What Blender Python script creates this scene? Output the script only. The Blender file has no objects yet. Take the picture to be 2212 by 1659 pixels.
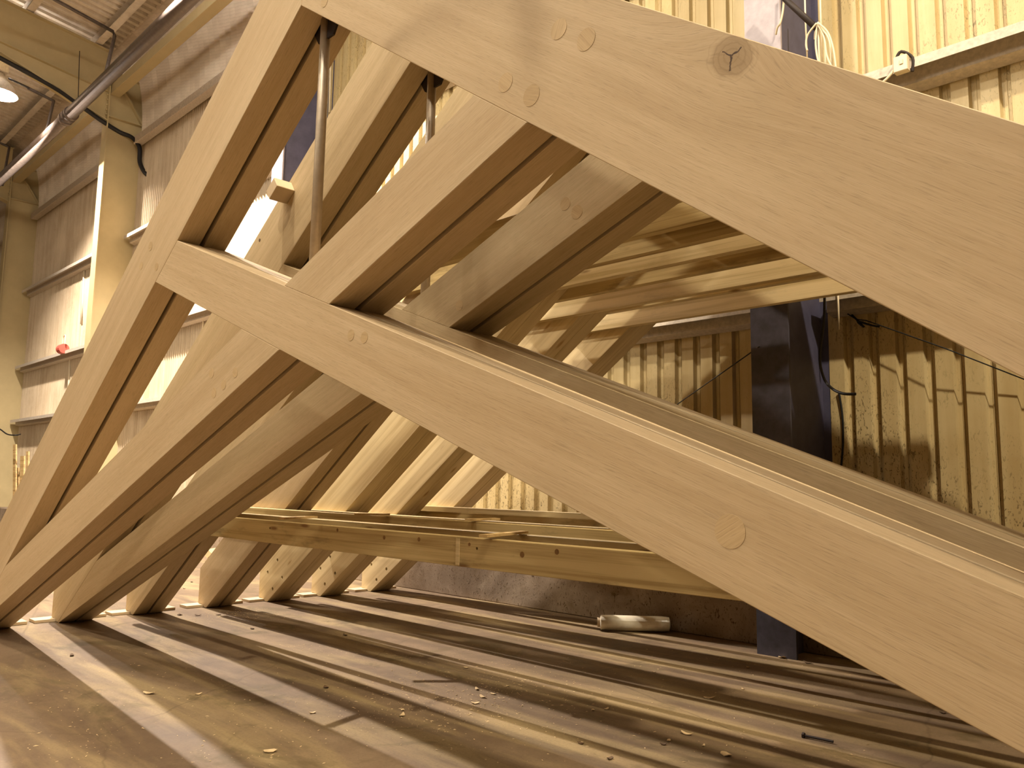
import bpy, bmesh, math, random
from mathutils import Vector, Matrix, noise
random.seed(7)
SC = bpy.context.scene
COL = SC.collection
R = math.radians
W, H = 2212.0, 1659.0
# ------------------------------------------------------------------ camera
FPX, YAW, PIT, ROL, CH = 1758.36, R(44.82766), R(7.03214), R(0.91496), 0.92
Fv = Vector((-math.sin(YAW)*math.cos(PIT), math.cos(YAW)*math.cos(PIT), math.sin(PIT)))
Rv = Vector((math.cos(YAW), math.sin(YAW), 0)); Uv = Rv.cross(Fv)
Rr = math.cos(ROL)*Rv + math.sin(ROL)*Uv; Ur = -math.sin(ROL)*Rv + math.cos(ROL)*Uv
CAM = Vector((0, 0, CH))
def ray(px, py): return (Fv + Rr*((px-W/2)/FPX) - Ur*((py-H/2)/FPX)).normalized()
def ony(px, py, y): d = ray(px, py); return CAM + d*(y/d.y)
def onx(px, py, x): d = ray(px, py); return CAM + d*(x/d.x)
def onz(px, py, z): d = ray(px, py); return CAM + d*((z-CH)/d.z)
cd = bpy.data.cameras.new('camera'); co = bpy.data.objects.new('camera', cd); COL.objects.link(co)
co.matrix_world = Matrix.Translation(CAM) @ Matrix((Rr, Ur, -Fv)).transposed().to_4x4()
cd.sensor_width = 36; cd.lens = 36*FPX/W; cd.clip_start = .02; cd.clip_end = 200
SC.camera = co
SC.view_settings.view_transform = 'Standard'; SC.view_settings.look = 'None'
SC.view_settings.gamma = 1; SC.view_settings.use_curve_mapping = False
SC.view_settings.exposure = 0.0

# ------------------------------------------------------------------ materials
class NT:
    def __init__(s, name, rough=.6, metal=0.0, spec=.35):
        s.m = bpy.data.materials.new(name); s.m.use_nodes = True; s.t = s.m.node_tree
        s.b = s.t.nodes['Principled BSDF']; s.b.inputs['Roughness'].default_value = rough
        s.b.inputs['Metallic'].default_value = metal; s.b.inputs['Specular IOR Level'].default_value = spec
    def n(s, typ, **kw):
        nd = s.t.nodes.new(typ)
        for k, v in kw.items():
            if k.startswith('_'): setattr(nd, k[1:], v)
            else: nd.inputs[k.replace('__', ' ')].default_value = v
        return nd
    def l(s, a, b): s.t.links.new(a, b)
    def co(s, scale=(1, 1, 1), off=None, kind='Object'):
        tc = s.n('ShaderNodeTexCoord'); mp = s.n('ShaderNodeMapping'); mp.inputs['Scale'].default_value = scale
        if off is None:
            oi = s.n('ShaderNodeObjectInfo'); ml = s.n('ShaderNodeVectorMath', _operation='MULTIPLY')
            cx = s.n('ShaderNodeCombineXYZ'); 
            for i in range(3): s.l(oi.outputs['Random'], cx.inputs[i])
            ml.inputs[1].default_value = (37, 53, 71); s.l(cx.outputs[0], ml.inputs[0])
            ad = s.n('ShaderNodeVectorMath', _operation='ADD'); s.l(tc.outputs[kind], ad.inputs[0]); s.l(ml.outputs[0], ad.inputs[1])
            s.l(ad.outputs[0], mp.inputs['Vector'])
        else: s.l(tc.outputs[kind], mp.inputs['Vector'])
        return mp.outputs[0]
    def noise(s, vec, scale, detail=4, rough=.55, dist=0.0):
        nd = s.n('ShaderNodeTexNoise', Scale=scale, Detail=detail, Roughness=rough, Distortion=dist); s.l(vec, nd.inputs['Vector']); return nd.outputs[0]
    def ramp(s, fac, stops):
        r = s.n('ShaderNodeValToRGB'); e = r.color_ramp.elements
        while len(e) < len(stops): e.new(.5)
        for i, (p, c) in enumerate(stops):
            e[i].position = p; e[i].color = (c, c, c, 1) if isinstance(c, (int, float)) else (*c, 1)
        s.l(fac, r.inputs[0]); return r.outputs[0]
    def mix(s, fac, a, b, mode='MIX'):
        m = s.n('ShaderNodeMix', _data_type='RGBA', _blend_type=mode)
        for sock, v in ((m.inputs[0], fac), (m.inputs[6], a), (m.inputs[7], b)):
            if hasattr(v, 'is_linked'): s.l(v, sock)
            elif isinstance(v, (int, float)): sock.default_value = v
            else: sock.default_value = (*v, 1)
        return m.outputs[2]
    def math(s, op, a, b=0.0):
        m = s.n('ShaderNodeMath', _operation=op)
        for i, v in enumerate((a, b)):
            if hasattr(v, 'is_linked'): s.l(v, m.inputs[i])
            else: m.inputs[i].default_value = v
        return m.outputs[0]
    def bump(s, h, strength=.3, dist=.002):
        b = s.n('ShaderNodeBump', Strength=strength, Distance=dist); s.l(h, b.inputs['Height']); s.l(b.outputs[0], s.b.inputs['Normal'])
    def done(s, col):
        if hasattr(col, 'is_linked'): s.l(col, s.b.inputs['Base Color'])
        else: s.b.inputs['Base Color'].default_value = (*col, 1)
        return s.m
def lin(r, g, b):
    f = lambda c: (c/255/12.92 if c/255 <= .04045 else ((c/255+.055)/1.055)**2.4)
    return (f(r), f(g), f(b))

def oak(name, light, dark, knot=None):
    """planed oak: long fine grain along local x, open pores, cathedral bands; knot = (x, z) in local coords"""
    s = NT(name, .62, 0, .25)
    tc = s.n('ShaderNodeTexCoord')
    oi = s.n('ShaderNodeObjectInfo'); cx = s.n('ShaderNodeCombineXYZ')
    for i in range(3): s.l(oi.outputs['Random'], cx.inputs[i])
    ml = s.n('ShaderNodeVectorMath', _operation='MULTIPLY'); ml.inputs[1].default_value = (37, 53, 71); s.l(cx.outputs[0], ml.inputs[0])
    base = tc.outputs['Object']
    kfac = None
    if knot:
        sx = s.n('ShaderNodeSeparateXYZ'); s.l(base, sx.inputs[0])
        dx = s.math('SUBTRACT', sx.outputs[0], knot[0]); dz = s.math('SUBTRACT', sx.outputs[2], knot[1])
        d2 = s.math('ADD', s.math('MULTIPLY', s.math('MULTIPLY', dx, dx), .35), s.math('MULTIPLY', dz, dz))
        g = s.math('POWER', 2.718, s.math('MULTIPLY', d2, -95.0))       # smooth swell of the grain round the knot
        sw = s.math('MULTIPLY', g, s.math('MULTIPLY', dz, -0.85))
        sw2 = s.math('ADD', sw, s.math('MULTIPLY', g, -.035))
        cb = s.n('ShaderNodeCombineXYZ'); s.l(sx.outputs[0], cb.inputs[0]); s.l(sx.outputs[1], cb.inputs[1]); s.l(s.math('ADD', sx.outputs[2], sw2), cb.inputs[2])
        base = cb.outputs[0]
        kfac = (dx, dz)
    ad = s.n('ShaderNodeVectorMath', _operation='ADD'); s.l(base, ad.inputs[0]); s.l(ml.outputs[0], ad.inputs[1])
    def mp(sc):
        m = s.n('ShaderNodeMapping'); m.inputs['Scale'].default_value = sc; s.l(ad.outputs[0], m.inputs['Vector']); return m.outputs[0]
    broad = s.noise(mp((.7, 5, 9)), 1.0, 3, .5, .6)
    bands = s.noise(mp((1.3, 22, 34)), 1.0, 4, .6, .9)
    fine = s.noise(mp((6, 210, 340)), 1.0, 3, .6, .2)
    pores = s.ramp(s.noise(mp((22, 420, 620)), 1.0, 2, .6), [(.55, 0), (.68, 1)])
    fac = s.math('ADD', s.math('MULTIPLY', broad, .5), s.math('ADD', s.math('MULTIPLY', bands, .42), s.math('MULTIPLY', fine, .42)))
    c = s.ramp(fac, [(.38, dark), (.60, tuple(a*.55+b*.45 for a, b in zip(dark, light))), (.82, light)])
    c = s.mix(s.math('MULTIPLY', pores, .30), c, tuple(v*.5 for v in dark))
    if knot:
        dx, dz = kfac
        wob = s.noise(tc.outputs['Object'], 30, 3)
        rr = s.math('SQRT', s.math('ADD', s.math('MULTIPLY', s.math('MULTIPLY', dx, dx), .55), s.math('MULTIPLY', dz, dz)))
        rr = s.math('ADD', rr, s.math('MULTIPLY', s.math('SUBTRACT', wob, .5), .02))
        c = s.mix(s.ramp(rr, [(.010, .55), (.030, .45), (.034, .3), (.040, 0)]), c, lin(134, 106, 66))
        # three-armed heart crack of the knot
        wx = s.math('ADD', dx, s.math('MULTIPLY', s.math('SUBTRACT', s.noise(tc.outputs['Object'], 55, 2), .5), .016))
        wz = s.math('ADD', dz, s.math('MULTIPLY', s.math('SUBTRACT', s.noise(tc.outputs['Object'], 48, 2, .5, .4), .5), .016))
        crack = None
        for ang, L, wd_ in ((62, .024, .0016), (178, .026, .0011), (-62, .027, .0019)):
            ca, sa = math.cos(R(ang)), math.sin(R(ang))
            u = s.math('ADD', s.math('MULTIPLY', wx, ca), s.math('MULTIPLY', wz, sa)); v = s.math('ABSOLUTE', s.math('SUBTRACT', s.math('MULTIPLY', wz, ca), s.math('MULTIPLY', wx, sa)))
            m = s.math('MULTIPLY', s.math('MULTIPLY', s.math('GREATER_THAN', u, -.001), s.math('LESS_THAN', u, L)), s.ramp(s.math('MULTIPLY', v, 100.0), [(wd_*70, 1), (wd_*150, 0)]))
            crack = m if crack is None else s.math('MAXIMUM', crack, m)
        c = s.mix(crack, c, lin(62, 40, 22))
        ring = s.math('SINE', s.math('MULTIPLY', rr, 620.0))
        c = s.mix(s.math('MULTIPLY', s.math('MULTIPLY', s.ramp(ring, [(.4, 0), (1, 1)]), s.ramp(rr, [(.034, 1), (.05, 0)])), .28), c, lin(120, 92, 56))
    s.bump(s.math('ADD', fine, s.math('MULTIPLY', pores, -.6)), .25, .0006)
    return s.done(c)
OAKA = (lin(204, 179, 142), lin(178, 151, 112))
M_OAK = oak('planed_oak', *OAKA)
M_OAK2 = oak('weathered_oak', lin(202, 178, 140), lin(170, 147, 107))
M_PEG = oak('oak_peg_endgrain', lin(204, 176, 134), lin(172, 144, 102))

def softwood(name, light, dark, kn=lin(120, 78, 36), rough=.6, kscale=(1.6, 5, 7), stain=0.0):
    s = NT(name, rough, 0, .3)
    v = s.co((.8, 16, 26)); v2 = s.co((3, 120, 200)); v3 = s.co(kscale)
    bands = s.noise(v, 1.0, 3, .5, .5); fine = s.noise(v2, 1.0, 2)
    c = s.ramp(s.math('ADD', s.math('MULTIPLY', bands, .75), s.math('MULTIPLY', fine, .25)), [(.38, dark), (.55, light), (.7, tuple(min(1, x*1.05) for x in light))])
    vo = s.n('ShaderNodeTexVoronoi', Scale=1.5, Randomness=1.0); s.l(v3, vo.inputs['Vector'])
    c = s.mix(s.ramp(vo.outputs['Distance'], [(.055, .85), (.09, .4), (.13, 0)]), c, kn)
    if stain: c = s.mix(s.math('MULTIPLY', s.ramp(s.noise(s.co((3, 3, 12)), 1.0, 5, .7), [(.55, 0), (.7, 1)]), stain), c, lin(70, 56, 30))
    s.bump(fine, .15, .0005); return s.done(c)
M_GLU = softwood('whitewood_glulam', lin(224, 201, 156), lin(206, 180, 134), lin(176, 136, 86))
M_TIE = softwood('carcassing_softwood', lin(204, 178, 124), lin(170, 142, 90), stain=.45)
M_TIE2 = softwood('pale_softwood', lin(226, 203, 156), lin(198, 172, 122), stain=.2)
M_LATH = softwood('lath_softwood', lin(210, 176, 120), lin(176, 142, 90))

def mat_floor():
    s = NT('dusty_concrete', .75, 0, .25)
    tc = s.co((1, 1, 1), 0)
    a = s.noise(tc, .9, 6, .62, .6); b = s.noise(tc, 7, 5, .65, .3); c = s.noise(tc, 90, 3, .7)
    st = s.noise(s.co((.45, 2.6, 1), 0), 1.6, 6, .6, .4)
    col = s.ramp(s.math('ADD', s.math('MULTIPLY', a, .6), s.math('MULTIPLY', b, .4)), [(.34, lin(98, 79, 60)), (.52, lin(119, 98, 75)), (.68, lin(136, 114, 89))])
    col = s.mix(s.math('MULTIPLY', s.ramp(st, [(.47, 0), (.62, 1)]), .7), col, lin(158, 136, 96))
    col = s.mix(s.math('MULTIPLY', s.ramp(s.noise(s.co((1.2, 1.6, 1), 0), 1.5, 5, .7, 1.0), [(.54, 0), (.64, 1)]), .6), col, lin(90, 76, 48))
    col = s.mix(s.math('MULTIPLY', s.ramp(c, [(.36, 1), (.5, 0)]), .25), col, lin(84, 70, 50))
    sp = s.n('ShaderNodeTexVoronoi', Scale=38.0); s.l(tc, sp.inputs['Vector'])
    dust = s.math('MULTIPLY', s.ramp(sp.outputs['Distance'], [(.07, 1), (.1, 0)]), s.ramp(s.noise(tc, 1.6, 3), [(.5, 0), (.62, 1)]))
    col = s.mix(dust, col, lin(222, 196, 150))
    # shallow saw lines and cracks of the slab
    cr = s.n('ShaderNodeTexVoronoi', Scale=.55, _feature='DISTANCE_TO_EDGE'); s.l(s.mix(.1, tc, s.noise(tc, 3, 4), 'ADD'), cr.inputs['Vector'])
    col = s.mix(s.math('MULTIPLY', s.ramp(cr.outputs['Distance'], [(.0015, 1), (.004, 0)]), .5), col, lin(90, 72, 50))
    s.bump(s.math('ADD', s.math('MULTIPLY', b, .6), s.math('MULTIPLY', c, .25)), .35, .004)
    rr = s.ramp(a, [(.35, .55), (.65, .8)]); s.l(rr, s.b.inputs['Roughness'])
    return s.done(col)
M_FLOOR = mat_floor()

def mat_sheet(name, light, mid, mould=.8, spotscale=1.0, rough=.5):
    s = NT(name, rough, 0, .4)
    tc = s.co((1, 1, 1), 0); g = s.n('ShaderNodeNewGeometry')
    pos = g.outputs['Position']
    a = s.noise(pos, 1.1, 5, .6, .5)
    mp = s.n('ShaderNodeMapping'); mp.inputs['Scale'].default_value = (9, 9, .7); s.l(pos, mp.inputs['Vector'])
    runs = s.noise(mp.outputs[0], 1.0, 5, .6, .3)
    col = s.ramp(s.math('ADD', s.math('MULTIPLY', a, .5), s.math('MULTIPLY', runs, .5)), [(.38, mid), (.6, light)])
    mp2 = s.n('ShaderNodeMapping'); mp2.inputs['Scale'].default_value = (1, 1, .38); s.l(pos, mp2.inputs['Vector'])
    sp = s.noise(mp2.outputs[0], 62*spotscale, 3, .62, 1.6)
    msk = s.noise(pos, 1.7, 4, .6)
    sx = s.n('ShaderNodeSeparateXYZ'); s.l(pos, sx.inputs[0])
    low = s.ramp(s.math('MULTIPLY', sx.outputs[2], .5), [(.1, .36), (.62, .10), (.85, .0)])        # damp grows from the foot of the wall
    den = s.math('ADD', msk, low)
    spots = s.math('MULTIPLY', s.ramp(sp, [(.57, 0), (.62, 1)]), s.ramp(den, [(.46, 0), (.72, 1)]))
    col = s.mix(s.math('MULTIPLY', spots, mould), col, lin(84, 64, 28))
    s.bump(a, .1, .002)
    return s.done(col)
M_SHEET = mat_sheet('cream_box_rib_sheet', lin(212, 190, 142), lin(192, 166, 116))
M_SHEET2 = mat_sheet('pale_corrugated_sheet', lin(200, 180, 150), lin(172, 150, 120), .25, .5)
M_ROOF = mat_sheet('roof_sheet', lin(236, 222, 202), lin(212, 194, 170), .12, .5)

def mat_curve():
    s = NT('crimped_eaves_sheet', .5, 0, .4)
    g = s.n('ShaderNodeNewGeometry'); mp = s.n('ShaderNodeMapping'); mp.inputs['Scale'].default_value = (0, 12.5, 12.5); s.l(g.outputs['Position'], mp.inputs['Vector'])
    sx = s.n('ShaderNodeSeparateXYZ'); s.l(g.outputs['Position'], sx.inputs[0])
    t = s.math('MULTIPLY', s.math('SUBTRACT', sx.outputs[2], s.math('MULTIPLY', sx.outputs[1], .45)), 62.0)
    w = s.math('ABSOLUTE', s.math('SINE', t))
    s.bump(w, .3, .006)
    a = s.noise(g.outputs['Position'], 2.0, 4)
    return s.done(s.mix(s.ramp(w, [(.0, .3), (.25, 0)]), s.ramp(a, [(.4, lin(206, 186, 160)), (.62, lin(228, 210, 186))]), lin(150, 128, 104)))
M_CURVE = mat_curve()

def mat_plinth():
    s = NT('mouldy_concrete', .85, 0, .2)
    tc = s.co((1, 1, 1), 0)
    a = s.noise(tc, 2.2, 6, .65, .6); sp = s.noise(s.co((1, 1, .6), 0), 30, 4, .7, 2.5)
    col = s.ramp(a, [(.35, lin(136, 116, 94)), (.65, lin(176, 156, 134))])
    col = s.mix(s.math('MULTIPLY', s.ramp(sp, [(.58, 0), (.64, 1)]), .85), col, lin(80, 58, 30))
    col = s.mix(s.math('MULTIPLY', s.ramp(s.noise(tc, 5, 4, .7), [(.55, 0), (.7, 1)]), .4), col, lin(110, 90, 50))
    s.bump(sp, .4, .004); return s.done(col)
M_PLINTH = mat_plinth()
def plain(name, c, rough=.5, metal=0, var=.12, sc=4.0, spec=.4):
    s = NT(name, rough, metal, spec)
    v = s.noise(s.co(), sc, 5, .6)
    return s.done(s.ramp(v, [(.3, tuple(x*(1-var) for x in c)), (.7, tuple(min(1, x*(1+var)) for x in c))]))
M_CREAM = plain('cream_painted_steel', lin(190, 170, 126), .45, var=.06)
M_BLUE = plain('slate_blue_painted_steel', lin(80, 77, 98), .5, var=.18, sc=9)
M_LILAC = plain('lilac_grey_painted_steel', lin(206, 190, 190), .5, var=.07, sc=9)
def mat_col_flange():
    s = NT('two_tone_column_flange', .5, 0, .4)
    g = s.n('ShaderNodeNewGeometry'); sx = s.n('ShaderNodeSeparateXYZ'); s.l(g.outputs['Position'], sx.inputs[0])
    v = s.noise(g.outputs['Position'], 14, 5, .65)
    lo = s.ramp(v, [(.3, lin(58, 55, 62)), (.7, lin(80, 76, 88))]); hi = s.ramp(v, [(.3, lin(160, 148, 152)), (.7, lin(180, 168, 172))])
    z = s.math('GREATER_THAN', sx.outputs[2], 2.6)  # pale tone above this height, dark tone below it
    return s.done(s.mix(z, lo, hi))
M_FLANGE = mat_col_flange()
M_GALV = plain('galvanised_steel', lin(198, 184, 166), .55, .08, .18, 40)
M_GALVD = plain('weathered_pipe_steel', lin(100, 88, 80), .42, .25, .22, 18)
M_ROD = plain('brushed_steel_rod', lin(176, 158, 134), .42, .25, .1, 30)
M_DARK = plain('blackened_steel', lin(46, 36, 32), .6, .3)
M_BLACK = plain('black_rubber_cable', lin(26, 22, 20), .6)
M_WHITE = plain('white_plastic_cable', lin(226, 208, 176), .5)
M_RED = plain('faded_red_plastic', lin(200, 92, 78), .5)
M_BOARD = plain('pale_shuttering_ply', lin(200, 176, 142), .7, var=.08, sc=12)
M_CHIP = plain('oak_chip', lin(214, 186, 142), .8, var=.15, sc=30)
M_CHIPD = plain('bark_chip', lin(96, 74, 52), .85, var=.2, sc=30)
KN = plain('knot_wood', lin(128, 92, 48), .7, var=.25, sc=60)
M_BUFF = plain('buff_wall_paint', lin(160, 130, 90), .8)
M_HALL = plain('hall_cladding', lin(112, 98, 80), .8)
def mat_plastic():
    s = NT('wrap_film', .22, 0, .6)
    v = s.noise(s.co((4, 30, 30)), 1.0, 5)
    s.b.inputs['Coat Weight'].default_value = .5
    s.bump(v, .3, .003)
    return s.done(s.ramp(v, [(.3, lin(226, 210, 180)), (.7, lin(244, 234, 212))]))
M_WRAP = mat_plastic()
def mat_emit(name, c, st):
    m = bpy.data.materials.new(name); m.use_nodes = True; t = m.node_tree; t.nodes.clear()
    e = t.nodes.new('ShaderNodeEmission'); o = t.nodes.new('ShaderNodeOutputMaterial')
    e.inputs[0].default_value = (*c, 1); e.inputs[1].default_value = st; t.links.new(e.outputs[0], o.inputs[0]); return m
M_GLOW = mat_emit('lamp_glow', (1, .93, .82), 14)

# ------------------------------------------------------------------ mesh helpers
def link(name, bm, mat, parent=None, M=None, smooth=False, bevel=0.0):
    if bevel:
        bmesh.ops.bevel(bm, geom=[e for e in bm.edges], offset=bevel, segments=1, affect='EDGES', clamp_overlap=True)
    bmesh.ops.recalc_face_normals(bm, faces=bm.faces[:])
    me = bpy.data.meshes.new(name); bm.to_mesh(me); bm.free()
    if smooth:
        for f in me.polygons: f.use_smooth = True
    me.materials.append(mat)
    o = bpy.data.objects.new(name, me); COL.objects.link(o)
    if M is not None: o.matrix_world = M
    if parent is not None:
        mw = o.matrix_world.copy(); o.parent = parent
        o.matrix_parent_inverse = parent.matrix_world.inverted() if parent.parent is None else (parent.matrix_world).inverted()
        o.matrix_world = mw
    return o
def tag(o, label, cat, group=None, kind=None):
    if label: o['label'] = label
    if cat: o['category'] = cat
    if group: o['group'] = group
    if kind: o['kind'] = kind
    return o
def struct(o): o['kind'] = 'structure'; return o
def empty(name, loc=(0, 0, 0)):
    e = bpy.data.objects.new(name, None); COL.objects.link(e); e.location = loc; e.empty_display_size = .1
    e.matrix_world = Matrix.Translation(loc); return e
def box(bm, x0, x1, y0, y1, z0, z1):
    vs = [bm.verts.new((x, y, z)) for x in (x0, x1) for y in (y0, y1) for z in (z0, z1)]
    for f in ((0, 1, 3, 2), (4, 6, 7, 5), (0, 4, 5, 1), (2, 3, 7, 6), (0, 2, 6, 4), (1, 5, 7, 3)): bm.faces.new([vs[i] for i in f])
def B(*a): bm = bmesh.new(); box(bm, *a); return bm
def prism(bm, poly, y0, y1, conv=lambda u, v, y: (u, y, v)):
    a = [bm.verts.new(conv(u, v, y0)) for u, v in poly]; b = [bm.verts.new(conv(u, v, y1)) for u, v in poly]
    n = len(poly); bm.faces.new(a); bm.faces.new(b[::-1])
    for i in range(n): bm.faces.new((a[i], b[i], b[(i+1) % n], a[(i+1) % n]))
def tube(bm, pts, r, seg=10, cap=True, radii=None):
    pts = [Vector(p) for p in pts]; rings = []; up = None
    for i, p in enumerate(pts):
        d = ((pts[min(i+1, len(pts)-1)] - pts[max(i-1, 0)])).normalized()
        if up is None: up = Vector((0, 0, 1)) if abs(d.z) < .9 else Vector((1, 0, 0))
        u = (up - d*up.dot(d)).normalized(); v = d.cross(u); up = u
        rr = radii[i] if radii else r
        rings.append([bm.verts.new(p + u*math.cos(2*math.pi*k/seg)*rr + v*math.sin(2*math.pi*k/seg)*rr) for k in range(seg)])
    for a, b in zip(rings, rings[1:]):
        for k in range(seg): bm.faces.new((a[k], a[(k+1) % seg], b[(k+1) % seg], b[k]))
    if cap: bm.faces.new(rings[0][::-1]); bm.faces.new(rings[-1])
def TB(pts, r, seg=10, **k): bm = bmesh.new(); tube(bm, pts, r, seg, **k); return bm
def curve(pts, n=6):
    P = [Vector(p) for p in pts]; out = []
    for i in range(len(P)-1):
        p0, p1, p2, p3 = P[max(i-1, 0)], P[i], P[i+1], P[min(i+2, len(P)-1)]
        for k in range(n):
            t = k/n; out.append(.5*((2*p1)+(p2-p0)*t+(2*p0-5*p1+4*p2-p3)*t*t+(3*p1-p0-3*p2+p3)*t**3))
    return out + [P[-1]]

# ------------------------------------------------------------------ truss geometry (planes y = const)
TH, THR, PH, PHK = R(35.50262), R(35.04066), R(21.11886), R(20.64538)
cA, wA, cR, wR, cB, wB, cK, wK, T = 3.36954, .29559, .71875, .30812, 2.08522, .18983, .42691, .19705, .2014
DS = [1.2928, 1.7635, 2.2268, 2.7385, 3.2195, 3.6843, 4.1746]
def ln(a, c): return (a, c)
def X(l1, l2):
    (a1, c1), (a2, c2) = l1, l2
    # -sin a * x + cos a * z = c
    s1, k1, s2, k2 = -math.sin(a1), math.cos(a1), -math.sin(a2), math.cos(a2)
    D = s1*k2 - s2*k1
    return ((c1*k2 - c2*k1)/D, (s1*c2 - s2*c1)/D)
VERT = lambda x: (R(90), -x)
HOR = lambda z: (0.0, z)
Ain, Aout = ln(TH, cA), ln(TH, cA+wA)
Rin, Rout = ln(math.pi-THR, -cR), ln(math.pi-THR, -cR-wR)
Blo, Bup = ln(PH, cB), ln(PH, cB+wB)
Klo, Kup = ln(math.pi-PHK, -cK), ln(math.pi-PHK, -cK-wK)
XA = -2.303
def off(l, d): return (l[0], l[1]+d)
HEEL = .14
xf, xr = -5.802, 1.252
def polys(kind, dlo=0.0, dup=0.0):
    """outline of a member in its plane; dlo/dup shrink it from below / above for the core between the plies"""
    if kind == 'A':
        i, o = off(Ain, dlo), off(Aout, -dup)
        hx = -5.93 if not dlo else -5.90
        return [X(i, HOR(.003)), X(i, VERT(XA)), X(o, VERT(XA)), X(o, VERT(hx)), (hx, .021), (xf-.045, .021), (xf-.035, .003)]
    if kind == 'R':
        i, o = off(Rin, -dlo), off(Rout, dup)
        hx = 1.38 if not dlo else 1.35
        return [X(i, VERT(XA)), X(i, HOR(.003)), (xr+.035, .003), (xr+.045, .021), (hx, .021), X(o, VERT(hx)), X(o, VERT(XA))]
    if kind == 'K':
        l, u = off(Klo, -dlo), off(Kup, dup)
        return [X(l, Ain), X(l, (Rin[0], Rin[1])), X(u, Rin), X(u, Ain)]
    if kind == 'B1':   # lower left piece, up to the crossing
        l, u = off(Blo, dlo), off(Bup, -dup)
        return [X(l, Ain), X(l, Klo), X(u, Klo), X(u, Ain)]
    if kind == 'B2':
        l, u = off(Blo, dlo), off(Bup, -dup)
        return [X(l, Kup), X(l, Rin), X(u, Rin), X(u, Kup)]
def member(name, kinds, ang, y, mat, parent, gap=.013, slot=.07, bev=.0016):
    """two plies with an open slot between them, joined by a recessed core; one mesh, local x along the grain"""
    M = Matrix.Translation((0, y, 0)) @ Matrix.Rotation(-ang, 4, 'Y')
    Mi = M.inverted()
    bm = bmesh.new()
    def add(poly, a, b, bevel):
        t = bmesh.new(); prism(t, poly, a, b)
        if bevel: bmesh.ops.bevel(t, geom=t.edges[:], offset=bevel, segments=1, affect='EDGES', clamp_overlap=True)
        me = bpy.data.meshes.new('tmp'); t.to_mesh(me); t.free(); bm.from_mesh(me); bpy.data.meshes.remove(me)
    for k in kinds:
        add(polys(k), y, y+T/2-gap/2, bev); add(polys(k), y+T/2+gap/2, y+T, bev)
        add(polys(k, slot, slot), y+T/2-gap/2-.001, y+T/2+gap/2+.001, 0)
    bmesh.ops.transform(bm, matrix=Mi, verts=bm.verts[:])
    return link(name, bm, mat, parent, M)
def disc(name, c, r, mat, parent, depth=.0035, proud=.0007, ang=0.0):
    """a peg let into the front face, a hair proud of it"""
    bm = bmesh.new()
    bmesh.ops.create_cone(bm, cap_ends=True, segments=28, radius1=r, radius2=r, depth=depth)
    bmesh.ops.transform(bm, matrix=Matrix.Rotation(R(90), 4, 'X'), verts=bm.verts[:])
    M = Matrix.Translation((c[0], c[1]-proud+depth/2, c[2])) @ Matrix.Rotation(ang, 4, 'Y')
    return link(name, bm, mat, parent, M)
def cut(o, cyls):
    """drill real holes: boolean with cylinders, applied at once"""
    bm = bmesh.new()
    for c, r, d in cyls:
        bmesh.ops.create_cone(bm, cap_ends=True, segments=16, radius1=r, radius2=r, depth=d, matrix=Matrix.Translation(c) @ Matrix.Rotation(R(90), 4, 'X'))
    me = bpy.data.meshes.new('cut'); bm.to_mesh(me); bm.free()
    c = bpy.data.objects.new('cut', me); COL.objects.link(c)
    md = o.modifiers.new('b', 'BOOLEAN'); md.operation = 'DIFFERENCE'; md.object = c; md.solver = 'EXACT'
    bpy.context.view_layer.update()
    dg = bpy.context.evaluated_depsgraph_get()
    nm = bpy.data.meshes.new_from_object(o.evaluated_get(dg)); o.modifiers.clear(); o.data = nm
    bpy.data.objects.remove(c); bpy.data.meshes.remove(me)

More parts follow.
